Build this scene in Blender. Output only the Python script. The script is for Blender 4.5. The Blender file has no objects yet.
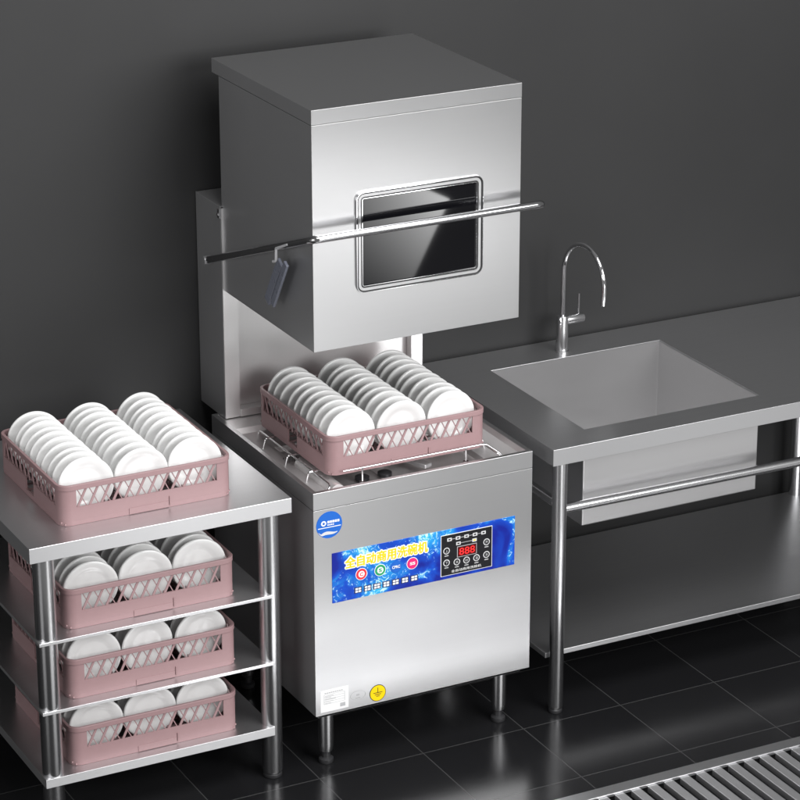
import bpy, bmesh, math, random
from mathutils import Vector, Matrix
random.seed(7)
S = bpy.context.scene
COL = S.collection
PI = math.pi

# ------------------------------------------------------------------ helpers
def new(): return bmesh.new()

def box(bm, x0, x1, y0, y1, z0, z1):
    v = [bm.verts.new(p) for p in ((x0,y0,z0),(x1,y0,z0),(x1,y1,z0),(x0,y1,z0),(x0,y0,z1),(x1,y0,z1),(x1,y1,z1),(x0,y1,z1))]
    for f in ((3,2,1,0),(4,5,6,7),(0,1,5,4),(1,2,6,5),(2,3,7,6),(3,0,4,7)):
        bm.faces.new([v[i] for i in f])
    return v

def slab_hole(bm, x0, x1, y0, y1, z0, z1, hx0, hx1, hy0, hy1):
    xs = (x0,hx0,hx1,x1); ys = (y0,hy0,hy1,y1)
    g = {}
    for k, z in enumerate((z0,z1)):
        for i in range(4):
            for j in range(4):
                g[i,j,k] = bm.verts.new((xs[i],ys[j],z))
    for i in range(3):
        for j in range(3):
            if (i,j) == (1,1): continue
            bm.faces.new((g[i,j,1],g[i+1,j,1],g[i+1,j+1,1],g[i,j+1,1]))
            bm.faces.new((g[i,j+1,0],g[i+1,j+1,0],g[i+1,j,0],g[i,j,0]))
    for i in range(3):
        bm.faces.new((g[i,0,0],g[i+1,0,0],g[i+1,0,1],g[i,0,1]))
        bm.faces.new((g[i+1,3,0],g[i,3,0],g[i,3,1],g[i+1,3,1]))
        bm.faces.new((g[0,i+1,0],g[0,i,0],g[0,i,1],g[0,i+1,1]))
        bm.faces.new((g[3,i,0],g[3,i+1,0],g[3,i+1,1],g[3,i,1]))
    bm.faces.new((g[2,1,0],g[1,1,0],g[1,1,1],g[2,1,1]))
    bm.faces.new((g[1,2,0],g[2,2,0],g[2,2,1],g[1,2,1]))
    bm.faces.new((g[1,1,0],g[1,2,0],g[1,2,1],g[1,1,1]))
    bm.faces.new((g[2,2,0],g[2,1,0],g[2,1,1],g[2,2,1]))

def rings(bm, loops, close_first=False, close_last=False, cyclic=False):
    """loops: lists of equally many points; quads between successive loops (each loop closed)."""
    L = [[bm.verts.new(p) for p in lp] for lp in loops]
    n = len(L[0])
    seq = list(range(len(L)-1)) + ([len(L)-1] if cyclic else [])
    for a in seq:
        A, B = L[a], L[(a+1) % len(L)]
        for i in range(n):
            j = (i+1) % n
            bm.faces.new((A[i],A[j],B[j],B[i]))
    if close_first: bm.faces.new(list(reversed(L[0])))
    if close_last: bm.faces.new(L[-1])

def tube(bm, pts, r, seg=14, caps=True):
    pts = [Vector(p) for p in pts]
    rr = r if isinstance(r,(list,tuple)) else [r]*len(pts)
    t0 = (pts[1]-pts[0]).normalized()
    ref = Vector((0,0,1)) if abs(t0.z) < .9 else Vector((1,0,0))
    u = t0.cross(ref).normalized()
    loops = []
    for i, p in enumerate(pts):
        if i == 0: t = t0
        elif i == len(pts)-1: t = (pts[i]-pts[i-1]).normalized()
        else: t = ((pts[i]-pts[i-1]).normalized() + (pts[i+1]-pts[i]).normalized()).normalized()
        u = (u - t*u.dot(t)).normalized(); v = t.cross(u)
        loops.append([p + (u*math.cos(a)+v*math.sin(a))*rr[i] for a in [2*PI*k/seg for k in range(seg)]])
    rings(bm, loops, caps, caps)

def rounded(pts, rad, n=6):
    """polyline with rounded inner corners"""
    pts = [Vector(p) for p in pts]; out = [pts[0]]
    for i in range(1, len(pts)-1):
        a, b, c = pts[i-1], pts[i], pts[i+1]
        d1 = (a-b).normalized(); d2 = (c-b).normalized()
        ang = d1.angle(d2); t = rad/math.tan(ang/2)
        t = min(t, .49*(a-b).length, .49*(c-b).length)
        p1, p2 = b+d1*t, b+d2*t
        for k in range(n+1):
            s = k/n
            out.append(p1*(1-s)**2 + b*2*s*(1-s) + p2*s*s)
    out.append(pts[-1]); return out

def lathe(bm, prof, seg=32, origin=(0,0,0), axis='z'):
    """prof: (r, h) pairs along axis"""
    o = Vector(origin); loops = []
    for r, h in prof:
        r = max(r, 1e-5); lp = []
        for k in range(seg):
            a = 2*PI*k/seg; c, s = r*math.cos(a), r*math.sin(a)
            if axis == 'z': lp.append(o+Vector((c,s,h)))
            elif axis == 'y': lp.append(o+Vector((c,h,-s)))
            else: lp.append(o+Vector((h,c,s)))
        loops.append(lp)
    rings(bm, loops, True, True)

def rr_path(x0, x1, y0, y1, r, n=6):
    out = []
    for cx, cy, a0 in ((x1-r,y0+r,-90),(x1-r,y1-r,0),(x0+r,y1-r,90),(x0+r,y0+r,180)):
        for k in range(n+1):
            a = math.radians(a0+90*k/n)
            out.append((cx+r*math.cos(a), cy+r*math.sin(a)))
    return out

def band(bm, path, z0, z1, t, closed=True):
    """vertical wall of thickness t (inwards) along a counter-clockwise 2d path"""
    n = len(path); P = [Vector(p) for p in path]; N = []
    for i in range(n):
        a = P[(i-1) % n] if (closed or i > 0) else P[i]
        b = P[(i+1) % n] if (closed or i < n-1) else P[i]
        d = (b-a).normalized(); N.append(Vector((-d.y, d.x)))
    secs = []
    for i in range(n):
        o = P[i]; q = P[i]+N[i]*t
        secs.append([bm.verts.new((o.x,o.y,z0)),bm.verts.new((o.x,o.y,z1)),bm.verts.new((q.x,q.y,z1)),bm.verts.new((q.x,q.y,z0))])
    for i in range(n if closed else n-1):
        A, B = secs[i], secs[(i+1) % n]
        for k in range(4):
            l = (k+1) % 4
            bm.faces.new((A[k],B[k],B[l],A[l]))
    if not closed:
        bm.faces.new(secs[0]); bm.faces.new(list(reversed(secs[-1])))

def bar(bm, a, b, w, d, ):
    """flat bar in the xz or yz plane: from a to b, in-plane width w, thickness d"""
    a, b = Vector(a), Vector(b); t = (b-a).normalized()
    n = Vector((0,1,0)) if abs(b.y-a.y) < 1e-6 else Vector((1,0,0))
    u = t.cross(n).normalized()*w/2; n = n*d/2
    v = []
    for p in (a,b):
        for s1, s2 in ((-1,-1),(1,-1),(1,1),(-1,1)):
            v.append(bm.verts.new(p+u*s1+n*s2))
    for f in ((0,1,2,3),(7,6,5,4),(0,4,5,1),(1,5,6,2),(2,6,7,3),(3,7,4,0)):
        bm.faces.new([v[i] for i in f])

def tag(o, label=None, cat=None, group=None, kind=None):
    for k, v in (('label',label),('category',cat),('group',group),('kind',kind)):
        if v: o[k] = v
    return o

def empty(name, loc, label, cat, group=None, rz=0):
    o = bpy.data.objects.new(name, None); COL.objects.link(o)
    o.location = loc; o.rotation_euler.z = rz; o.empty_display_size = .05
    return tag(o, label, cat, group)

def finish(bm, smooth):
    bmesh.ops.remove_doubles(bm, verts=bm.verts, dist=1e-6)
    bmesh.ops.recalc_face_normals(bm, faces=bm.faces)

def obj(name, bm, mat, parent=None, origin=None, smooth=None, bevel=0, label=None, seg=2):
    """bm is in world coordinates when origin is given (the thing's base) and is moved into the thing's own"""
    finish(bm, smooth)
    if origin is not None: bmesh.ops.translate(bm, verts=bm.verts, vec=-Vector(origin))
    if isinstance(mat,(list,tuple)):
        bm.normal_update()
        for f in bm.faces:
            if abs(f.normal.x) > .9: f.material_index = 1
    me = bpy.data.meshes.new(name); bm.to_mesh(me); bm.free()
    for m in (mat if isinstance(mat,(list,tuple)) else [mat]): me.materials.append(m)
    o = bpy.data.objects.new(name, me); COL.objects.link(o)
    if parent: o.parent = parent
    if smooth:
        me.polygons.foreach_set('use_smooth', [True]*len(me.polygons))
        me.set_sharp_from_angle(angle=math.radians(38))
    if bevel:
        b = o.modifiers.new('bevel','BEVEL'); b.width = bevel; b.segments = seg; b.limit_method = 'ANGLE'; b.angle_limit = math.radians(40)
        b.harden_normals = False
    if label: o['label'] = label
    return o

def text_obj(name, body, x, z, h, y, mat, parent, origin, width=None, offset=0, align='CENTER', shear=0, spread=0, nsp=8):
    c = bpy.data.curves.new('lettering','FONT'); c.body = body; c.size = 1; c.align_x = align; c.offset = offset; c.shear = shear
    c.resolution_u = 3
    t = bpy.data.objects.new('lettering', c); COL.objects.link(t)
    bpy.context.view_layer.update()
    dg = bpy.context.evaluated_depsgraph_get()
    me = bpy.data.meshes.new_from_object(t.evaluated_get(dg))
    bpy.data.objects.remove(t); bpy.data.curves.remove(c)
    xs = [v.co.x for v in me.vertices]; ys = [v.co.y for v in me.vertices]
    w0, h0 = max(xs)-min(xs), max(ys)-min(ys); cx, cy = (max(xs)+min(xs))/2, (max(ys)+min(ys))/2
    sz = h/h0; sx = width/w0 if width else sz
    O = Vector(origin)
    for v in me.vertices:
        v.co = Vector(((v.co.x-cx)*sx+x, y, (v.co.y-cy)*sz+z)) - O
    if spread:
        b2 = new()
        for k in range(nsp+1):
            q = Vector((0,0,0)) if k == nsp else Vector((math.cos(2*PI*k/nsp)*spread, -.00003*(k+1), math.sin(2*PI*k/nsp)*spread))
            n0 = len(b2.verts); b2.from_mesh(me); b2.verts.ensure_lookup_table()
            for v in b2.verts[n0:]: v.co += q
        b2.to_mesh(me); b2.free()
    me.materials.clear(); me.materials.append(mat); me.name = name
    o = bpy.data.objects.new(name, me); COL.objects.link(o); o.parent = parent
    return o

# ------------------------------------------------------------------ materials
def mat(name):
    m = bpy.data.materials.new(name); m.use_nodes = True
    return m, m.node_tree, m.node_tree.nodes['Principled BSDF']

def simple(name, col, rough=.5, metal=0, noise=0, scale=40, bump=0, coat=0, emit=None):
    m, nt, b = mat(name); N = nt.nodes; L = nt.links
    b.inputs['Base Color'].default_value = (*col,1); b.inputs['Roughness'].default_value = rough; b.inputs['Metallic'].default_value = metal
    b.inputs['Coat Weight'].default_value = coat
    if emit: b.inputs['Emission Color'].default_value = (*emit[0],1); b.inputs['Emission Strength'].default_value = emit[1]
    if noise or bump:
        tc = N.new('ShaderNodeTexCoord'); nz = N.new('ShaderNodeTexNoise'); nz.inputs['Scale'].default_value = scale; nz.inputs['Detail'].default_value = 5
        L.new(tc.outputs['Object'], nz.inputs['Vector'])
        if noise:
            mx = N.new('ShaderNodeMix'); mx.data_type = 'RGBA'
            mx.inputs['A'].default_value = (*[c*(1-noise) for c in col],1); mx.inputs['B'].default_value = (*[min(1,c*(1+noise)) for c in col],1)
            L.new(nz.outputs['Fac'], mx.inputs['Factor']); L.new(mx.outputs['Result'], b.inputs['Base Color'])
            mr = N.new('ShaderNodeMapRange'); mr.inputs['To Min'].default_value = rough*.85; mr.inputs['To Max'].default_value = min(1,rough*1.15)
            L.new(nz.outputs['Fac'], mr.inputs['Value']); L.new(mr.outputs['Result'], b.inputs['Roughness'])
        if bump:
            bp = N.new('ShaderNodeBump'); bp.inputs['Strength'].default_value = bump; bp.inputs['Distance'].default_value = .001
            L.new(nz.outputs['Fac'], bp.inputs['Height']); L.new(bp.outputs['Normal'], b.inputs['Normal'])
    return m

def steel(name, col=(.62,.62,.63), rough=.36, stretch=(2,2,130), tangent=(1,0,0), aniso=.6, streak=.012, bump=0, metal=.95):
    """brushed stainless: fine streaks drawn out along the brushing direction"""
    m, nt, b = mat(name); N = nt.nodes; L = nt.links
    b.inputs['Metallic'].default_value = metal
    tc = N.new('ShaderNodeTexCoord'); mp = N.new('ShaderNodeMapping'); mp.inputs['Scale'].default_value = stretch
    nz = N.new('ShaderNodeTexNoise'); nz.inputs['Scale'].default_value = 1.0; nz.inputs['Detail'].default_value = 2.5; nz.inputs['Roughness'].default_value = .55
    L.new(tc.outputs['Object'], mp.inputs['Vector']); L.new(mp.outputs['Vector'], nz.inputs['Vector'])
    big = N.new('ShaderNodeTexNoise'); big.inputs['Scale'].default_value = 3; big.inputs['Detail'].default_value = 3
    L.new(tc.outputs['Object'], big.inputs['Vector'])
    mx = N.new('ShaderNodeMix'); mx.data_type = 'RGBA'
    mx.inputs['A'].default_value = (*[c*(1-streak) for c in col],1); mx.inputs['B'].default_value = (*[c*(1+streak) for c in col],1)
    L.new(nz.outputs['Fac'], mx.inputs['Factor']); L.new(mx.outputs['Result'], b.inputs['Base Color'])
    ad = N.new('ShaderNodeMath'); ad.operation = 'ADD'
    ad.inputs[0].default_value = .5; L.new(big.outputs['Fac'], ad.inputs[1])
    mr = N.new('ShaderNodeMapRange'); mr.inputs['From Min'].default_value = .6; mr.inputs['From Max'].default_value = 1.4
    mr.inputs['To Min'].default_value = rough*.90; mr.inputs['To Max'].default_value = rough*1.10
    L.new(ad.outputs[0], mr.inputs['Value']); L.new(mr.outputs['Result'], b.inputs['Roughness'])
    if bump:
        bp = N.new('ShaderNodeBump'); bp.inputs['Strength'].default_value = bump; bp.inputs['Distance'].default_value = .0006
        L.new(nz.outputs['Fac'], bp.inputs['Height']); L.new(bp.outputs['Normal'], b.inputs['Normal'])
    if aniso:
        b.inputs['Anisotropic'].default_value = aniso
        cx = N.new('ShaderNodeCombineXYZ')
        for i in range(3): cx.inputs[i].default_value = tangent[i]
        L.new(cx.outputs[0], b.inputs['Tangent'])
    return m

M = {}
M['steel'] = steel('brushed_steel_horizontal', col=(.58,.58,.585), rough=.30)
M['steel_vert'] = steel('brushed_steel_vertical', col=(.80,.79,.79), rough=.30, stretch=(200,200,3), tangent=(0,0,1), aniso=.4)
M['steel_top'] = steel('brushed_steel_worktop', col=(.70,.70,.71), rough=.32, stretch=(2,130,2), tangent=(1,0,0), aniso=.3, bump=0, streak=.03)
M['steel_side'] = steel('brushed_steel_side', col=(.58,.58,.59), rough=.36, metal=.85, stretch=(2,2,130), tangent=(0,1,0), aniso=.5)  # less metallic than the front steel, so shaded side faces come up lighter
M['steel_basin'] = steel('brushed_steel_basin', col=(.64,.635,.64), rough=.29, metal=.84, aniso=0)
M['steel_tube'] = steel('polished_steel_tube', col=(.66,.66,.67), rough=.25, stretch=(90,90,2), aniso=0, metal=1, bump=.02, streak=.03)
M['steel_inner'] = steel('pressed_steel_inner', col=(.82,.80,.80), rough=.36, stretch=(20,20,20), aniso=0, bump=.03, streak=.05)
for k_ in ('steel_inner','steel_vert'): M[k_].node_tree.nodes['Principled BSDF'].inputs['Metallic'].default_value = .75
M['chrome'] = simple('chrome', (.78,.78,.79), .08, 1, noise=.02, scale=30)
M['gasket'] = simple('black_rubber', (.012,.012,.013), .5, 0, noise=.2, scale=200)
M['glass_black'] = simple('black_glass', (.003,.003,.004), .03, 0, coat=.3, noise=.1, scale=8)
M['bracket'] = simple('zinc_bracket', (.72,.72,.74), .4, .3, noise=.05, scale=80)
M['bar'] = steel('satin_steel_bar', col=(.50,.50,.51), rough=.15, stretch=(3,60,60), aniso=0, metal=1, bump=.01, streak=.02)
M['glass_black'].node_tree.nodes['Principled BSDF'].inputs['Specular IOR Level'].default_value = .25
M['dark_plastic'] = simple('dark_blue_grey_plastic', (.16,.17,.21), .28, 0, noise=.04, scale=20)
M['pink'] = simple('pink_plastic', (.305,.192,.198), .45, 0, noise=.05, scale=60, bump=.03)
M['china'] = simple('white_china', (.80,.80,.795), .16, 0, noise=.015, scale=25, coat=.3)
M['foot'] = simple('black_plastic_foot', (.03,.03,.032), .35, 0, noise=.2, scale=90)
M['dark_inside'] = simple('dark_metal', (.05,.05,.055), .3, .6, noise=.2, scale=60)
M['white_ink'] = simple('white_ink', (.8,.8,.8), .5, noise=.03)
M['yellow_ink'] = simple('yellow_ink', (.86,.60,.005), .5, noise=.05)
M['black_ink'] = simple('black_ink', (.01,.01,.012), .35, noise=.1)
M['grey_ink'] = simple('grey_ink', (.42,.42,.43), .5, noise=.1)
M['pale_sticker'] = simple('pale_sticker', (.66,.66,.67), .45, .3, noise=.03)
M['red_ink'] = simple('red_ink', (.72,.03,.05), .45, noise=.06)
M['green_ink'] = simple('green_ink', (.02,.30,.12), .45, noise=.06)
M['blue_ink'] = simple('blue_ink', (.015,.12,.50), .45, noise=.06)
M['magenta_ink'] = simple('magenta_ink', (.75,.02,.16), .45, noise=.06)
M['navy_ink'] = simple('navy_ink', (.02,.03,.10), .45, noise=.1)
M['led_red'] = simple('red_led_digits', (.6,.01,.01), .4, emit=((1,.02,.02),.45))
M['led_back'] = simple('dark_red_display', (.07,.003,.004), .25, noise=.2, scale=200)

for k_ in ('white_ink','yellow_ink','black_ink','grey_ink','red_ink','green_ink','blue_ink','magenta_ink','navy_ink','led_back'):
    M[k_].node_tree.nodes['Principled BSDF'].inputs['Specular IOR Level'].default_value = .20
# blue splash film of the control banner
m, nt, b = mat('blue_water_film'); N = nt.nodes; L = nt.links; M['banner'] = m
tc = N.new('ShaderNodeTexCoord')
big = N.new('ShaderNodeTexNoise'); big.inputs['Scale'].default_value = 7; big.inputs['Detail'].default_value = 3; big.inputs['Distortion'].default_value = 1.2
L.new(tc.outputs['Object'], big.inputs['Vector'])
r1 = N.new('ShaderNodeValToRGB'); e = r1.color_ramp.elements
e[0].position = .36; e[0].color = (.003,.012,.24,1); e[1].position = .68; e[1].color = (.02,.42,.78,1)
x = e.new(.50); x.color = (.004,.06,.46,1)
L.new(big.outputs['Fac'], r1.inputs['Fac'])
fine = N.new('ShaderNodeTexNoise'); fine.inputs['Scale'].default_value = 55; fine.inputs['Detail'].default_value = 7; fine.inputs['Distortion'].default_value = 2.5
L.new(tc.outputs['Object'], fine.inputs['Vector'])
mul = N.new('ShaderNodeMath'); mul.operation = 'MULTIPLY'; L.new(fine.outputs['Fac'], mul.inputs[0]); L.new(big.outputs['Fac'], mul.inputs[1])
r2 = N.new('ShaderNodeValToRGB'); r2.color_ramp.elements[0].position = .30; r2.color_ramp.elements[1].position = .40
L.new(mul.outputs[0], r2.inputs['Fac'])
mx = N.new('ShaderNodeMix'); mx.data_type = 'RGBA'; L.new(r2.outputs['Color'], mx.inputs['Factor'])
L.new(r1.outputs['Color'], mx.inputs['A']); mx.inputs['B'].default_value = (.55,.85,.95,1)
L.new(mx.outputs['Result'], b.inputs['Base Color']); b.inputs['Roughness'].default_value = .35; b.inputs['Specular IOR Level'].default_value = .25

# dark satin wall
m, nt, b = mat('dark_grey_wall'); N = nt.nodes; L = nt.links; M['wall'] = m
tc = N.new('ShaderNodeTexCoord'); nz = N.new('ShaderNodeTexNoise'); nz.inputs['Scale'].default_value = 1.4; nz.inputs['Detail'].default_value = 4
L.new(tc.outputs['Object'], nz.inputs['Vector'])
rp = N.new('ShaderNodeValToRGB'); rp.color_ramp.elements[0].color = (.019,.019,.0195,1); rp.color_ramp.elements[1].color = (.024,.024,.0245,1)
rp.color_ramp.elements[0].position = .3; rp.color_ramp.elements[1].position = .7
L.new(nz.outputs['Fac'], rp.inputs['Fac']); L.new(rp.outputs['Color'], b.inputs['Base Color']); b.inputs['Roughness'].default_value = .6; b.inputs['Specular IOR Level'].default_value = .35
n2 = N.new('ShaderNodeTexNoise'); n2.inputs['Scale'].default_value = 350; L.new(tc.outputs['Object'], n2.inputs['Vector'])
bp = N.new('ShaderNodeBump'); bp.inputs['Strength'].default_value = .06; bp.inputs['Distance'].default_value = .001
L.new(n2.outputs['Fac'], bp.inputs['Height']); L.new(bp.outputs['Normal'], b.inputs['Normal'])

# black glossy floor tiles, 0.289 m with fine pale joints
m, nt, b = mat('black_floor_tiles'); N = nt.nodes; L = nt.links; M['floor'] = m
tc = N.new('ShaderNodeTexCoord'); mp = N.new('ShaderNodeMapping'); TS = .2885
mp.inputs['Scale'].default_value = (1/TS,1/TS,1); mp.inputs['Location'].default_value = (-.29/TS, .014/TS, 0)
L.new(tc.outputs['Object'], mp.inputs['Vector'])
br = N.new('ShaderNodeTexBrick'); br.offset = 0; br.squash = 1
for k, v in (('Scale',1),('Mortar Size',.0065),('Mortar Smooth',.2),('Brick Width',1),('Row Height',1),('Bias',0)): br.inputs[k].default_value = v
br.inputs['Color1'].default_value = (.010,.010,.011,1); br.inputs['Color2'].default_value = (.014,.014,.015,1); br.inputs['Mortar'].default_value = (.045,.045,.046,1)
L.new(mp.outputs['Vector'], br.inputs['Vector'])
nz = N.new('ShaderNodeTexNoise'); nz.inputs['Scale'].default_value = 9; nz.inputs['Detail'].default_value = 6; L.new(tc.outputs['Object'], nz.inputs['Vector'])
mr = N.new('ShaderNodeMapRange'); mr.inputs['To Min'].default_value = .17; mr.inputs['To Max'].default_value = .27
L.new(nz.outputs['Fac'], mr.inputs['Value']); L.new(mr.outputs['Result'], b.inputs['Roughness'])
L.new(br.outputs['Color'], b.inputs['Base Color'])
bp = N.new('ShaderNodeBump'); bp.inputs['Strength'].default_value = .5; bp.inputs['Distance'].default_value = .002; bp.invert = True
L.new(br.outputs['Fac'], bp.inputs['Height']); L.new(bp.outputs['Normal'], b.inputs['Normal'])

def MM(m): return [M[q] for q in m.split('|')] if '|' in m else M[m]

# ------------------------------------------------------------------ setting
WY = .704
bm = new()
slab_hole(bm, -3.2, 4.2, -.95, WY, -.06, 0, -.1, 2.6, -.78, -.378)
box(bm, -.1, 2.6, -.78, -.378, -.06, -.055)
tag(obj('floor', bm, M['floor']), kind='structure')
bm = new(); box(bm, -3.2, 4.2, WY, WY+.1, -.06, 3.4)
tag(obj('wall', bm, M['wall'], bevel=.002), 'plain dark grey wall behind the dishwasher and both tables', 'wall', kind='structure')

# floor drain with sloping slats
O = (1.25,-.58,0)
dr = empty('floor_drain', O, 'long steel floor drain grate with slanted slats set in the black tiles', 'drain')
bm = new(); slab_hole(bm, -.099, 2.599, -.779, -.379, -.004, .005, -.06, 2.56, -.739, -.418)
obj('drain_frame', bm, M['steel_top'], dr, O, bevel=.0015)
bm = new(); x = -.055
while x < 2.54:
    box(bm, x, x+.026, -.738, -.419, -.016, .001); x += .047
obj('grating', bm, M['steel_side'], dr, O, bevel=.0015)
bm = new(); box(bm, -.09, 2.59, -.775, -.383, -.0545, -.05); obj('drain_pan', bm, M['dark_inside'], dr, O)

# ------------------------------------------------------------------ dishwasher
W, D, ZT, ZS, ZB = .6, .596, .7537, .7096, .1632
O = (.3,.3,0)
dw = empty('dishwasher', O, 'stainless steel hood dishwasher with its hood raised and a blue control banner', 'dishwasher')
P = lambda name, bm, m, **k: obj(name, bm, MM(m), k.pop('parent', dw), O, **k)

def shell(bm, x0, x1, y0, y1, z0, z1, t):
    band(bm, [(x0,y0),(x1,y0),(x1,y1),(x0,y1)], z0, z1, t)

def shell2(bm, x0, x1, y0, y1, z0, z1, t):
    def rc(i, z): return [(x0+i,y0+i,z),(x1-i,y0+i,z),(x1-i,y1-i,z),(x0+i,y1-i,z)]
    rings(bm, [rc(0,z0), rc(0,z1), rc(t,z1), rc(t,z0)], cyclic=True)

bm = new(); shell2(bm, 0, W, 0, D, ZB, ZS-.0012, .003)
body = P('cabinet', bm, 'steel|steel_side', bevel=.0003)
bm = new(); box(bm, .008, .575, .004, D-.01, ZB-.007, ZB+.004); P('base_frame', bm, 'steel_side', bevel=.001)
bm = new(); shell2(bm, 0, W, 0, D, ZS, ZT, .012); P('rim_skirt', bm, 'steel|steel_side', bevel=.0006)
# x-facing steel is a less metallic copy, lightening the shade on the sides
bm = new()
def rc(i, z, yb=.475): return [(i,i,z),(W-i,i,z),(W-i,yb-max(0,i-.0125),z),(i,yb-max(0,i-.0125),z)]
rings(bm, [rc(.0125,.7525),rc(.0165,.738),rc(.045,.722),(rc(.085,.716)),rc(.09,.702),rc(.10,.698)], close_last=True)
tank = P('wash_tank', bm, 'steel_inner', smooth=True)
bm = new(); box(bm, .0125, W-.0125, .4755, .5835, .7440, .7515); P('rear_ledge', bm, 'steel_inner', bevel=.001)
# floor grid of the tank, strainers, spray arm
bm = new(); box(bm, .25, .50, .11, .37, .6985, .703)
P('tank_plate', bm, 'steel_inner', parent=tank, bevel=.001)
bm = new(); lathe(bm, [(0,0),(.02,0),(.021,.004),(.021,.2),(.02,.203),(0,.203)], 28, (.097,.065,.716), 'y')
P('strainer_tube', bm, 'steel_inner', parent=tank, smooth=True)
bm = new()
for i in range(7):
    for j in range(6):
        lathe(bm, [(0,0),(.0016,0),(.0016,.0006),(0,.0006)], 8, (.066+i*.006+(j%2)*.003,.283+j*.006,.7215))
P('strainer_holes', bm, 'gasket', parent=tank)
sp = None
bm = new(); lathe(bm, [(0,.66),(.03,.66),(.03,.725),(.02,.735),(0,.735)], 28, (.3,.25,0))
sp = P('spray_arm', bm, 'steel_inner', smooth=True)
bm = new()
for a in (20, 110, 200, 290):
    a = math.radians(a); c, s = math.cos(a), math.sin(a)
    q = [(.3+c*u-s*w,.25+s*u+c*w,z) for u, w, z in ((.02,-.018,.722),(.17,-.012,.722),(.17,.012,.722),(.02,.018,.722))]
    rings(bm, [q, [(p[0],p[1],.732) for p in q]], True, True)
P('spray_blade', bm, 'steel_side', parent=sp, bevel=.002)
for px, py in ((.2,.14),(.262,.14)):
    bm = new(); lathe(bm, [(0,0),(.018,0),(.018,.008),(.008,.013),(0,.013)], 20, (px,py,.703))
    P('strainer_cap', bm, 'dark_inside', parent=tank, smooth=True)
# wire rails for the rack
rz = .744
for x0 in (.072, .528):
    bm = new()
    tube(bm, rounded([(x0-.02 if x0<.3 else x0+.02,.045,.722),(x0,.05,rz),(x0,.46,rz),(x0,.475,.724)], .02), .0026, 10)
    rail = P('rack_rail', bm, 'chrome', smooth=True)
    for py in (.15,.27,.40):
        bm = new(); sx = -1 if x0 < .3 else 1
        tube(bm, rounded([(x0+.018*-sx,py,rz+.001),(x0+.012*sx,py,rz+.001),(x0+.018*sx,py,.720)], .008, 4), .0024, 8)
        P('rail_bracket', bm, 'chrome', parent=rail, smooth=True)
bm = new(); tube(bm, rounded([(.116,.074,.764),(.507,.074,.764),(.535,.050,.742),(.545,.035,.725)], .02), .0026, 10)
fr = P('front_stop_rod', bm, 'chrome', smooth=True)
for px in (.168,.453):
    bm = new(); tube(bm, [(px,.074,.764),(px,.074,.716)], .0024, 8); lathe(bm, [(0,0),(.007,0),(.007,.006),(0,.006)], 14, (px,.074,.722)); P('rod_post', bm, 'chrome', parent=fr, smooth=True)

# column behind the hood
cx0, cx1, cy0, cz1 = .017, .583, .548, 1.315
bm = new()
box(bm, cx0, cx0+.002, cy0, WY-.004, ZT+.0005, cz1)                       # left side
box(bm, cx1-.002, cx1, cy0, WY-.004, ZT+.0005, cz1)
box(bm, cx0+.0022, cx1-.0022, cy0+.0005, WY-.0045, cz1-.004, cz1-.0005)   # top
col = P('rear_column', bm, 'steel_side', bevel=.0006)
bm = new()
box(bm, cx0+.0022, cx0+.042, cy0+.0004, cy0+.003, ZT+.0005, cz1-.005)
box(bm, cx1-.034, cx1-.0022, cy0+.0004, cy0+.003, ZT+.0005, cz1-.005)
box(bm, cx0+.040, cx0+.042, cy0+.0032, cy0+.030, ZT+.0005, cz1-.005)
box(bm, cx1-.034, cx1-.032, cy0+.0032, cy0+.03, ZT+.0005, cz1-.005)
box(bm, cx0+.0424, cx1-.0345, cy0+.0285, cy0+.031, ZT+.02, cz1-.005)
P('column_front_panel', bm, 'steel_vert', parent=col)
bm = new(); box(bm, cx0+.0424, cx1-.0345, cy0-.004, cy0+.032, ZT+.0005, ZT+.0195); P('column_sill', bm, 'steel_inner', parent=col, bevel=.001)

bm = new(); box(bm, cx0-.0045, cx0+.0005, cy0-.002, cy0+.010, cz1-.030, cz1-.006); lathe(bm, [(0,-.007),(.004,-.007),(.004,-.004),(0,-.004)], 12, (cx0,cy0+.004,cz1-.020), 'x'); P('stop_tab', bm, 'chrome', parent=col)
# hood
hx0, hx1, hy0, hy1, hb, ht, hc = .0244, .5756, .0365, .556, 1.0948, 1.6793, 1.644
hood = None
bm = new(); shell2(bm, hx0, hx1, hy0, hy1, hb, hc-.001, .003)
box(bm, hx0+.0035, hx1-.0035, hy0+.0035, hy1-.0035, hc-.02, hc-.0015)
hood = P('hood', bm, 'steel|steel_side', bevel=.0006)
bm = new(); box(bm, hx0-.0002, hx1+.0002, hy0-.0004, hy1+.0405, hc, ht); P('hood_cap', bm, 'steel|steel_side', parent=hood, bevel=.0006)
# window
wf = new(); wx0, wx1, wz0, wz1 = .134, .472, 1.223, 1.4715
def frame_ring(bm, a, b, y0, y1, r0):
    """rounded rectangular ring between insets a and b, proud from y0 to y1"""
    def lp(i, y): return [(p[0], y, p[1]) for p in rr_path(wx0+i, wx1-i, wz0+i, wz1-i, max(r0-i,.004), 5)]
    rings(bm, [lp(a,y0), lp(a+.0012,y1), lp(b-.0012,y1), lp(b,y0)], cyclic=True)
frame_ring(wf, .0052, .0142, hy0+.001, hy0-.0052, .022)
fr = P('window_frame', wf, 'steel', parent=hood, smooth=True)
wf = new(); frame_ring(wf, 0, .0040, hy0+.001, hy0-.007, .022); frame_ring(wf, .0156, .0192, hy0+.001, hy0-.0045, .022)
P('window_trim', wf, 'chrome', parent=hood, smooth=True)
bm = new(); frame_ring(bm, .0015, .0175, hy0+.0012, hy0-.003, .022)
P('window_gasket', bm, 'gasket', parent=hood, smooth=True)
bm = new()
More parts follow.
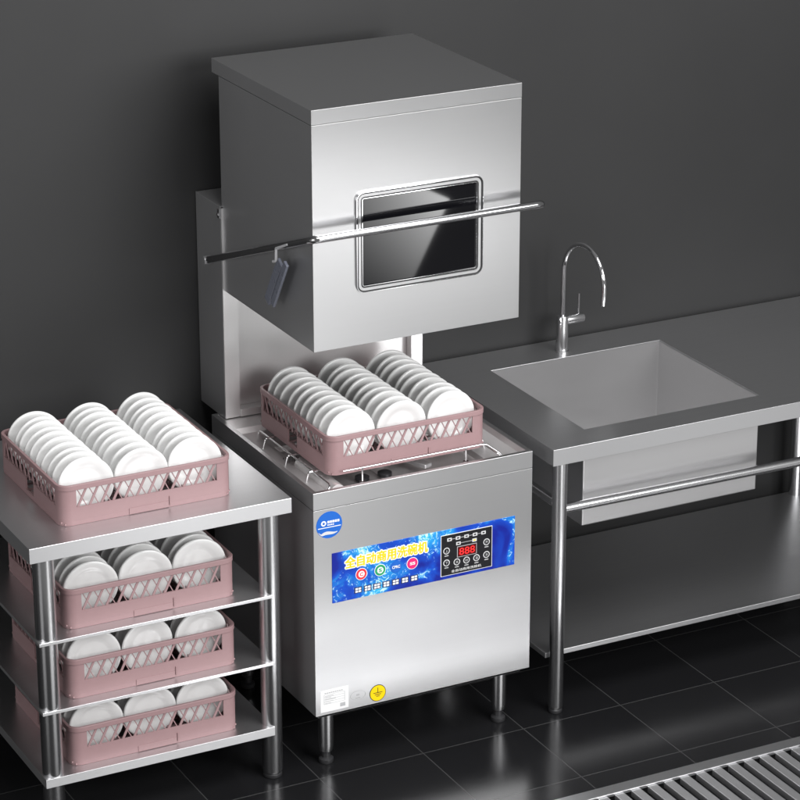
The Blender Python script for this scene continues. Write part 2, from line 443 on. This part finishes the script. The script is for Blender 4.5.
def lp(i, y): return [(p[0], y, p[1]) for p in rr_path(wx0+i, wx1-i, wz0+i, wz1-i, .006, 4)]
rings(bm, [lp(.0185,hy0+.0015), lp(.0185,hy0-.0012)], True, True)
P('window_glass', bm, 'glass_black', parent=hood)

# lift handle: front bar, arms sloping back to the column
bm = new()
xl, xr, yh, zh = .001, .611, -.014, 1.389
tube(bm, rounded([(xl,.60,1.165),(xl,yh,zh),(xr,yh,zh+.002),(xr,.60,1.165)], .022, 8), .0094, 20)
hd = P('lift_handle', bm, 'bar', smooth=True)
for x0 in (xl, xr):
    bm = new(); lathe(bm, [(0,-.011),(.011,-.011),(.011,.011),(0,.011)], 24, (x0,.60,1.165), 'x'); P('pivot_boss', bm, 'steel_side', parent=hd, smooth=True)
# bracket and dark link hanging from the left arm
bm = new()
tube(bm, rounded([(-.006,.105,1.346),(-.006,.172,1.318),(-.006,.174,1.286),(-.006,.190,1.280)], .004, 4), .0035, 10)
br_ = P('link_bracket', bm, 'bracket', smooth=True)
for dy, w in ((0,.027),(.030,.018)):
    bm = new()
    q0 = Vector((-.008,.142-dy,1.292+.006*(dy>0))); q1 = Vector((-.008,.165-dy,1.262)); q2 = Vector((-.008,.222-dy,1.172))
    prof = [q0,q1,q2]
    for a, c in ((q0,q1),(q1,q2)):
        bar(bm, a, c, w, .007)
    P('gas_strut_link', bm, 'dark_plastic', parent=br_, bevel=.0015)

# legs
for x0, y0 in ((.055,.06),(W-.055,.06),(.055,.53),(W-.055,.53)):
    bm = new(); lathe(bm, [(0,.034),(.0165,.034),(.019,.05),(.0195,ZB-.003),(0,ZB-.003)], 28, (x0,y0,0))
    lg = P('leg', bm, 'steel_tube', smooth=True)
    bm = new(); lathe(bm, [(0,.0005),(.017,.0005),(.0185,.004),(.0185,.012),(.011,.016),(.011,.0345),(0,.0345)], 24, (x0,y0,0)); P('foot', bm, 'foot', parent=lg, smooth=True)

# control banner and its print
bm = new(); box(bm, .0475,.552,-.0012,.0002,.459,.5905)
bn = P('control_banner', bm, 'banner', bevel=.0004)
def disc(name, x, z, r, y, mat_, parent, seg=28, th=.0004):
    bm = new(); lathe(bm, [(0,0),(r,0),(r,th),(0,th)], seg, (x,y,z), 'y'); return P(name, bm, mat_, parent=parent)
T = lambda n, s, x, z, h, y, m, p=bn, **k: text_obj(n, s, x, z, h, y, M[m], p, O, **k)
T('title_outline','全自动商用洗碗机', .195,.558,.0285,-.0014,'white_ink', width=.224, spread=.0037, nsp=12)
T('title_lettering','全自动商用洗碗机', .195,.558,.0285,-.0022,'yellow_ink', width=.224, spread=.0009, nsp=6)
for x0, mm, s in ((.126,'red_ink','C'),(.177,'green_ink','S'),(.220,'blue_ink','CPRC'),(.265,'magenta_ink','SS')):
    disc('badge_rim', x0, .521, .0158, -.0016, 'white_ink' if mm != 'blue_ink' else 'blue_ink', bn)
    disc('badge', x0, .521, .0142, -.0020, mm, bn)
    if mm in ('red_ink','green_ink'): disc('badge_centre', x0, .521, .0085, -.0024, 'white_ink', bn)
    T('badge_mark', s, x0, .521, .010 if len(s)==1 else .008, -.0028, mm if mm in ('red_ink','green_ink') else 'white_ink', offset=.03, width=.009 if len(s)==1 else (.022 if len(s)==4 else .015))
for i in range(7):
    x0 = .117+i*.0255
    bm = new(); box(bm, x0-.0105,x0+.0105,-.0018,-.0008,.4725,.4885); P('feature_box', bm, 'navy_ink', parent=bn, bevel=.0003)
    bm = new()
    for a in (-1,1):
        for c in (-1,1): box(bm, x0+a*.0042-.0034, x0+a*.0042+.0034, -.0023,-.0017,.4805+c*.0034-.0024,.4805+c*.0034+.0024)
    P('feature_print', bm, 'white_ink', parent=bn)
bm = new(); box(bm, .3435,.4875,-.0018,-.0008,.4675,.5775); P('panel_edge', bm, 'white_ink', parent=bn)
bm = new(); box(bm, .345,.486,-.0026,-.0012,.469,.576); P('control_panel', bm, 'black_ink', parent=bn, bevel=.0003)
for i in range(5):
    x0 = .367+i*.0238
    bm = new(); box(bm, x0-.0062,x0+.0062,-.0031,-.0025,.5595,.5680); P('indicator_icon', bm, 'pale_sticker', parent=bn)
    bm = new(); box(bm, x0-.003,x0+.003,-.0034,-.0030,.5620,.5655); P('indicator_print', bm, 'black_ink', parent=bn)
bm = new(); box(bm, .373,.456,-.0029,-.0025,.5632,.5644); P('indicator_line', bm, 'grey_ink', parent=bn)
for x0 in (.392,.437):
    bm = new(); box(bm, x0-.0062,x0+.0062,-.0031,-.0025,.5448,.5532); P('indicator_icon', bm, 'pale_sticker', parent=bn)
    bm = new(); box(bm, x0-.003,x0+.003,-.0034,-.0030,.5472,.5506); P('indicator_print', bm, 'yellow_ink' if x0>.4 else 'black_ink', parent=bn)
bm = new(); box(bm, .397,.432,-.0029,-.0025,.5484,.5496); P('indicator_line', bm, 'grey_ink', parent=bn)
bm = new(); box(bm, .3885,.4435,-.0029,-.0025,.5115,.5405); P('display_edge', bm, 'grey_ink', parent=bn)
bm = new(); box(bm, .390,.442,-.0033,-.0027,.513,.539); P('display', bm, 'led_back', parent=bn)
T('display_digits','888', .416,.526,.019,-.0036,'led_red', width=.044, offset=.01)
for i, (x0, z0) in enumerate(((.359,.535),(.359,.503),(.388,.500),(.415,.4995),(.443,.5000),(.471,.503),(.471,.537))):
    disc('button', x0, z0, .0090, -.0031, 'pale_sticker', bn)
    disc('button_face', x0, z0, .0068, -.0034, 'black_ink', bn)
    T('button_mark', '上下关时温洗开'[i], x0, z0, .007, -.0038, 'pale_sticker', width=.007)
    bm = new(); box(bm, x0-.0055,x0+.0055,-.0030,-.0025,z0-.0145,z0-.0120); P('button_caption', bm, 'grey_ink', parent=bn)
T('panel_lettering','全自动商用洗碗机', .4145,.4775,.0075,-.0030,'white_ink', width=.084)

# round maker's sticker (letters too small to read in the photo: only their shapes)
st = disc('round_sticker', .0415, .667, .0345, -.0006, 'blue_ink', dw, 40, .0008)
disc('sticker_emblem', .0265, .6725, .0068, -.0010, 'white_ink', st)
disc('sticker_emblem_core', .0265, .6725, .0030, -.0014, 'blue_ink', st)
bm = new()
for i in range(5): box(bm, .0365+i*.0066,.0419+i*.0066,-.0010,-.0006,.6715,.6775)
for i in range(4): box(bm, .0365+i*.0046,.0400+i*.0046,-.0010,-.0006,.6655,.6685)
box(bm, .0115,.0720,-.0010,-.0006,.6600,.6618)
P('sticker_print', bm, 'white_ink', parent=st)
bm = new(); n = 14; lo, hi = [], []
for i in range(n+1):
    s = i/n; x0 = .0130+s*.050
    zc = .6395+.011*s+.004*math.sin(s*5); wdt = .0052*math.sin(PI*min(1,.15+s*.8))
    zb = .667-math.sqrt(max(0,.0335**2-(x0-.0415)**2))
    zc = max(zc, zb+.001)
    lo.append((x0,-.0010,max(zb+.0005,zc-wdt))); hi.append((x0,-.0010,zc+wdt*.6))
vs = [bm.verts.new(p) for p in lo]; vt = [bm.verts.new(p) for p in hi]
for i in range(n): bm.faces.new((vs[i],vs[i+1],vt[i+1],vt[i]))
P('sticker_wave', bm, 'pale_sticker', parent=st)
# rating label, oval mark, earth sticker
bm = new(); box(bm, .013,.089,-.0006,.0002,.171,.230); rl = P('rating_label', bm, 'white_ink', bevel=.0002)
bm = new()
for x0 in (.022,.078): box(bm, x0,x0+.0008,-.0010,-.0004,.192,.217)
for z0 in (.192,.1985,.205,.2112,.217): box(bm, .022,.0788,-.00095,-.0004,z0,z0+.0007)
for i in range(9): box(bm, .024+i*.0056,.0282+i*.0056,-.0010,-.0004,.2205,.2232)
for i in range(5): box(bm, .025,.042+.006*(i%3),-.0010,-.0004,.194+i*.0048,.1952+i*.0048)
box(bm, .066,.080,-.0010,-.0004,.1775,.1875)
P('rating_print', bm, 'grey_ink', parent=rl)
bm = new()
def ell(i,y): return [(.115+(.021-i)*math.cos(a), y, .197+(.0125-i)*math.sin(a)) for a in [2*PI*k/36 for k in range(36)]]
rings(bm, [ell(0,0), ell(0,-.0006), ell(.001,-.0006), ell(.001,0)], cyclic=True)
box(bm, .111,.119,-.0006,0,.1955,.2005); box(bm, .109,.121,-.0006,0,.1885,.1910)
P('oval_mark', bm, 'grey_ink')
es = disc('earth_sticker', .1695, .1905, .0225, -.0006, 'black_ink', dw, 40, .0008)
disc('earth_sticker_face', .1695, .1905, .0208, -.0010, 'yellow_ink', es, 40)
bm = new()
box(bm, .1687,.1703,-.0014,-.0009,.1925,.2055); 
for w, z0 in ((.0125,.1910),(.0085,.1862),(.0045,.1815)): box(bm, .1695-w,.1695+w,-.0014,-.0009,z0,z0+.0016)
P('earth_symbol', bm, 'black_ink', parent=es)

# ------------------------------------------------------------------ clean dish table
O = (-.38,.345,0)
ct = empty('clean_dish_table', O, 'stainless steel table with three shelves of pink dish racks, left of the dishwasher', 'table')
P = lambda name, bm, m, **k: obj(name, bm, MM(m), k.pop('parent', ct), O, **k)
bm = new(); box(bm, -.7102,-.0515,.0106,.68,.7127,.7502); P('table_top', bm, 'steel_top|steel_side', bevel=.0006)
LX, LY = (-.662,-.0925), (.058,.632)
for z0, th in ((.4985,.008),(.3205,.008),(.1455,.023)):
    bm = new(); box(bm, -.690,-.096,.031,.66,z0-th,z0); P('shelf', bm, 'steel_top|steel_side', bevel=.0005)
for x0 in LX:
    for y0 in LY:
        bm = new(); lathe(bm, [(0,.014),(.024,.014),(.0255,.018),(.0255,.7122),(0,.7122)], 36, (x0,y0,0)); lg = P('leg', bm, 'steel_tube', smooth=True)
        bm = new(); lathe(bm, [(0,.0005),(.022,.0005),(.0235,.003),(.0235,.010),(.018,.0145),(0,.0145)], 24, (x0,y0,0)); P('foot', bm, 'foot', parent=lg, smooth=True)

# ------------------------------------------------------------------ sink table
O = (1.3,.34,0)
sk = empty('sink_table', O, 'stainless steel sink table with square basin and undershelf, right of the dishwasher', 'sink table')
P = lambda name, bm, m, **k: obj(name, bm, MM(m), k.pop('parent', sk), O, **k)
BX0, BX1, BY0, BY1 = .7935, 1.3206, .0771, .5603
SX1 = 1.93
bm = new(); slab_hole(bm, .6529,SX1,-.012,.6925,.7058,.7494, BX0,BX1,BY0,BY1); P('worktop', bm, 'steel_top|steel_side', bevel=.0006)
bm = new(); e_ = .0015
def rb(i, z): return [(BX0+i,BY0+i,z),(BX1-i,BY0+i,z),(BX1-i,BY1-i,z),(BX0+i,BY1-i,z)]
rings(bm, [rb(.0042,.488),rb(.0015,.7480),rb(-.0015,.7050),rb(-.0015,.4856)], False, True)
bs = bm
bm.faces.new([v for v in bm.verts][:4][::-1])
bs = P('basin', bm, 'steel_basin', bevel=.003, seg=3)
bm = new(); lathe(bm, [(0,.4885),(.045,.4885),(.045,.4905),(.036,.4900),(.03,.489),(0,.489)], 32, (1.06,.32,0)); P('basin_drain', bm, 'chrome', parent=bs, smooth=True)
bm = new(); box(bm, .675,SX1-.02,.048,.655,.151,.165); P('undershelf', bm, 'steel_top|steel_side', bevel=.001)
for x0 in (.699,1.852):
    for y0 in (.033,.635):
        bm = new(); lathe(bm, [(0,.014),(.0175,.014),(.019,.018),(.019,.7053),(0,.7053)], 32, (x0,y0,0)); lg = P('leg', bm, 'steel_tube', smooth=True)
        bm = new(); lathe(bm, [(0,.0005),(.016,.0005),(.0175,.003),(.0175,.010),(.013,.0145),(0,.0145)], 24, (x0,y0,0)); P('foot', bm, 'foot', parent=lg, smooth=True)
for a, c in (((.699,.033,.566),(1.852,.033,.556)),((.699,.635,.560),(1.852,.635,.560)),((.699,.033,.578),(.699,.635,.578)),((1.852,.033,.578),(1.852,.635,.578))):
    bm = new(); tube(bm, [a,c], .0128, 20); P('tie_rail', bm, 'steel_tube', smooth=True)

# faucet
FX, FY, FZ = 1.037, .604, .7497
O = (FX,FY,FZ)
fc = empty('faucet', O, 'slim chrome gooseneck mixer tap behind the sink basin', 'faucet')
P = lambda name, bm, m, **k: obj(name, bm, MM(m), k.pop('parent', fc), O, **k)
bm = new(); lathe(bm, [(0,0),(.019,0),(.019,.003),(.0165,.005),(.0165,.1),(.0155,.102),(0,.102)], 30, O); P('tap_body', bm, 'steel_tube', smooth=True)
bm = new()
R_ = .088; pts = [(FX,FY,FZ+.10),(FX,FY,FZ+.165)]
dirn = Vector((.12,-.99,0)).normalized()
for k in range(1,19):
    a = PI - k*PI*1.04/18
    pts.append(Vector((FX,FY,FZ+.222)) + dirn*(R_+R_*math.cos(a)) + Vector((0,0,R_*1.15*math.sin(a))))
pts.append(Vector(pts[-1])+Vector((0,0,-.03))-dirn*.002)
tube(bm, [Vector(p) for p in pts], .0068, 16); P('spout', bm, 'chrome', smooth=True)
bm = new(); lathe(bm, [(0,-.014),(.0125,-.014),(.0135,-.012),(.0135,.062),(.0125,.064),(0,.064)], 26, (FX,FY,FZ+.088), 'x'); cv = P('mixer_valve', bm, 'steel_tube', smooth=True)
bm = new(); tube(bm, [(FX+.050,FY,FZ+.098),(FX+.050,FY,FZ+.158)], .0028, 10); P('lever', bm, 'chrome', parent=cv, smooth=True)

# ------------------------------------------------------------------ dish racks
RX, RY, RH = .217, .205, .100
def make_rack(loc, label):
    r = empty('dish_rack', loc, label, 'dish rack', 'pink dish racks full of plates')
    bm = new(); rad = .028
    path = rr_path(-RX,RX,-RY,RY,rad,6)
    band(bm, path, 0, .0118, .004)
    n = 7   # points per corner; corner order: front-right, back-right, back-left, front-left
    fr_, br2, bl, fl = path[0:7], path[7:14], path[14:21], path[21:28]
    hg = .026
    band(bm, [(-RX,-hg)]+fl+fr_+[(RX,-hg)], .0119, .0440, .004, closed=False)
    band(bm, [(RX,hg)]+br2+bl+[(-RX,hg)], .0119, .0440, .004, closed=False)
    ex, ey = .040, .034
    for c, (a, b_) in ((fl,((-RX,-RY+ey),(-RX+ex,-RY))),(fr_,((RX-ex,-RY),(RX,-RY+ey))),(br2,((RX,RY-ey),(RX-ex,RY))),(bl,((-RX+ex,RY),(-RX,RY-ey)))):
        band(bm, [a]+list(c)+[b_], .0441, .0868, .0038, closed=False)
    obj('rack_wall', bm, M['pink'], r, smooth=True); bm = new()
    band(bm, rr_path(-RX-.0018,RX+.0018,-RY-.0018,RY+.0018,rad+.0018,6), .0869, RH, .0075)
    obj('rack_rim', bm, M['pink'], r, smooth=True, bevel=.0012)
    bm = new(); box(bm, -.048,.052,-RY-.0016,-RY+.001,.0010,.0160)
    box(bm, .0535,.0560,-RY-.0030,-RY+.001,.0060,.0280)
    obj('grip_plate', bm, M['pink'], r, bevel=.0006)
    for ax in (0,1):
        half, edge, off = ((RX,ex,RY) if ax == 0 else (RY,ey,RX))
        for sd in (-1,1):
            bm = new(); nb = 12; lo, hi = -half+edge, half-edge; st = (hi-lo)/nb
            for i in range(-1, nb+1):
                for sl, wd, dy in (.022,.0056,.0030),(-.022,.0022,.0050):
                    a, b_ = lo+(i+.5)*st-sl/2, lo+(i+.5)*st+sl/2
                    za, zb = .0435, .0875
                    # clip the bar to the opening
                    def cut(a, za, b_, zb, lim, keep_hi):
                        if abs(b_-a) < 1e-9: return a, za, b_, zb
                        t = (lim-a)/(b_-a); z = za+t*(zb-za)
                        if keep_hi: return (lim, z, b_, zb) if a < lim else ((a, za, lim, z) if b_ < lim else (a, za, b_, zb))
                        return (lim, z, b_, zb) if a > lim else ((a, za, lim, z) if b_ > lim else (a, za, b_, zb))
                    if max(a,b_) < lo+.002 or min(a,b_) > hi-.002: continue
                    if min(a,b_) < lo: a, za, b_, zb = cut(a, za, b_, zb, lo, True)
                    if max(a,b_) > hi: a, za, b_, zb = cut(a, za, b_, zb, hi, False)
                    if ax == 0: bar(bm, (a, sd*(off-dy), za), (b_, sd*(off-dy), zb), wd, .0022)
                    else: bar(bm, (sd*(off-dy), a, za), (sd*(off-dy), b_, zb), wd, .0022)
            obj('rack_lattice', bm, M['pink'], r)
    bm = new()
    for i in range(13):
        x = -RX+.012+i*(2*RX-.024)/12; box(bm, x-.002, x+.002, -RY+.003, RY-.003, .002, .006)
    for i in range(13):
        y = -RY+.012+i*(2*RY-.024)/12; box(bm, -RX+.003, RX-.003, y-.002, y+.002, .0061, .0095)
    for cx in (-.138,0,.138):
        for j in range(11):
            y = -.178+j*.0372
            for dx in (-.04,.04): lathe(bm, [(.0022,0),(.0016,.030)], 6, (cx+dx,y,.0085))
    obj('peg_grid', bm, M['pink'], r)
    return r

def copy_tree(o, parent=None):
    kids = [c for c in bpy.data.objects if c.parent == o]
    c = o.copy(); COL.objects.link(c); c.parent = parent
    for k in kids: copy_tree(k, c)
    return c

spots = [((.3015,.2925,.7500), 'pink plastic dish rack in the open dishwasher, filled with white plates', 'in the dishwasher'),
         ((-.3835,.2975,.7506), 'pink dish rack of plates on the table top left of the dishwasher', 'on the table top'),
         ((-.3900,.2760,.4989), 'pink dish rack of plates on the uppermost shelf under the table top', 'on the upper shelf'),
         ((-.3925,.2710,.3209), 'pink dish rack of plates on the middle shelf of the left table', 'on the middle shelf'),
         ((-.3945,.2680,.1459), 'pink dish rack of plates on the lowest shelf of the left table', 'on the lowest shelf')]
proto = make_rack(*spots[0][:2])
for loc, lab, w in spots[1:]:
    c = copy_tree(proto); c.location = loc; c['label'] = lab

# plates
bm = new()
R0 = .0685
prof = [(0,.0062),(.036,.0060),(.041,.0054),(.047,.0030),(.054,.0010),(.0615,-.0006),(.0645,-.0010),(.0665,-.0005),(.0678,.0008),(R0,.0028),(.0682,.0050),(.0668,.0068),(.0640,.0080),(.054,.0092),(.045,.0115),(.038,.0135),(.0365,.0155),(.034,.0155),(.033,.0135),(0,.0130)]
lathe(bm, prof, 56, (0,0,0), 'y')
finish(bm, True); pme = bpy.data.meshes.new('plate'); bm.to_mesh(pme); bm.free(); pme.materials.append(M['china'])
pme.polygons.foreach_set('use_smooth', [True]*len(pme.polygons)); pme.set_sharp_from_angle(angle=math.radians(60))
ORD = ['foremost','second from the front','third from the front','fourth from the front','fifth from the front','sixth from the front','seventh from the front','eighth from the front','ninth from the front','rearmost']
rnd = random.Random(3)
for (loc, lab, where) in spots:
    for ci, side in enumerate(('left','middle','right')):
        for k in range(10):
            o = bpy.data.objects.new('plate', pme); COL.objects.link(o)
            o.location = (loc[0]+(ci-1)*.138+rnd.uniform(-.0006,.0006), loc[1]-.178+.0186-.0085+k*.0372+rnd.uniform(-.001,.001), loc[2]+.0096+R0+.0007)
            o.rotation_euler = (math.radians(-5+rnd.uniform(-.8,.8)), rnd.uniform(-3,3), math.radians(rnd.uniform(-.6,.6)))
            tag(o, f'white plate, {ORD[k]}, {side} row, rack {where}', 'plate', f'white plates in the rack {where}')

# ------------------------------------------------------------------ light
def area(name, loc, target, sx, sy, power, roll=0, col=(1,1,1), spread=180):
    d = bpy.data.lights.new(name,'AREA'); d.shape = 'RECTANGLE'; d.size = sx; d.size_y = sy; d.energy = power; d.color = col; d.spread = math.radians(spread)
    o = bpy.data.objects.new(name, d); COL.objects.link(o); o.location = loc
    q = (Vector(target)-Vector(loc)).to_track_quat('-Z','Y'); o.rotation_euler = (q.to_matrix() @ Matrix.Rotation(math.radians(roll),3,'Z')).to_euler()
    return o
def fall_off(o, u, v):
    """emission graded towards one corner, shaped so the window reflection fades; u, v = (dim end, bright end, power)"""
    d = o.data; d.use_nodes = True; nt = d.node_tree; e = nt.nodes['Emission']
    g = nt.nodes.new('ShaderNodeNewGeometry'); sp = nt.nodes.new('ShaderNodeSeparateXYZ')
    nt.links.new(g.outputs['Parametric'], sp.inputs[0]); outs = []
    for ax, (k0, k1, pw) in enumerate((u, v)):
        p = nt.nodes.new('ShaderNodeMath'); p.operation = 'POWER'; p.inputs[1].default_value = pw; nt.links.new(sp.outputs[ax], p.inputs[0])
        mr = nt.nodes.new('ShaderNodeMapRange'); nt.links.new(p.outputs[0], mr.inputs['Value'])
        mr.inputs['To Min'].default_value = k0; mr.inputs['To Max'].default_value = k1; outs.append(mr.outputs['Result'])
    m_ = nt.nodes.new('ShaderNodeMath'); m_.operation = 'MULTIPLY'; nt.links.new(outs[0], m_.inputs[0]); nt.links.new(outs[1], m_.inputs[1])
    nt.links.new(m_.outputs[0], e.inputs['Strength'])
up = area('front_softbox_upper', (1.36,-2.5,.48), (1.36,0,.48), .62, .50, 3.1, roll=-28)
fall_off(up, (.15,2.0,1.3), (.0,2.6,1.8))
area('front_fill_left', (.64,-2.5,.38), (.64,0,.38), 1.05, 1.0, 6.8)  # added fill, brightens only the left of the hood front
lo = area('front_fill_lower', (.78,-2.5,-.88), (.80,0,-.88), 1.1, 1.5, 5.6)  # unseen fill below floor level, added to whiten the cabinet front
area('front_fill_right', (2.95,-2.5,-.75), (2.95,0,-.75), 1.5, 1.5, 3.4)  # made-up source that lifts the sink apron and the column's right flange
area('key_softbox', (1.7,-4.4,2.7), (0,.1,.7), 3.0, 2.2, 225)
area('left_fill', (-4.6,-2.4,2.2), (0,.2,.9), 2.4, 2.2, 75)  # added from the left to lift the dark side faces and wall
area('overhead_fill', (.4,-1.7,3.9), (.1,.2,.6), 2.6, 1.6, 115)  # fill added above to raise the plates and table tops
w = bpy.data.worlds.new('World'); S.world = w; w.use_nodes = True
w.node_tree.nodes['Background'].inputs['Color'].default_value = (1,1,1,1); w.node_tree.nodes['Background'].inputs['Strength'].default_value = .20

# ------------------------------------------------------------------ camera
cam = bpy.data.cameras.new('camera'); co = bpy.data.objects.new('camera', cam); COL.objects.link(co); S.camera = co
yaw, pitch, roll, f = (-0.4764872, -0.3621412, -0.0012041, 2856.8987)
cyw, syw, cp, spt = math.cos(yaw), math.sin(yaw), math.cos(pitch), math.sin(pitch)
F = Vector((-syw*cp,cyw*cp,spt)); R = Vector((cyw,syw,0)); U = R.cross(F)
R2 = R*math.cos(roll)+U*math.sin(roll); U2 = U*math.cos(roll)-R*math.sin(roll)
mt = Matrix((R2,U2,-F)).transposed().to_4x4(); mt.translation = Vector((-2.687551, -5.657270, 3.364206))
co.matrix_world = mt
cam.sensor_width = 36; cam.lens = 36*f/800; cam.clip_start = .1; cam.clip_end = 100
S.view_settings.view_transform = 'Standard'; S.view_settings.look = 'None'; S.view_settings.exposure = 0; S.view_settings.gamma = 1
S.render.engine = 'CYCLES'
S.cycles.use_denoising = True
S.cycles.max_bounces = 10; S.cycles.glossy_bounces = 6; S.cycles.diffuse_bounces = 4
S.cycles.sample_clamp_indirect = 5
S.render.resolution_x = S.render.resolution_y = 1024
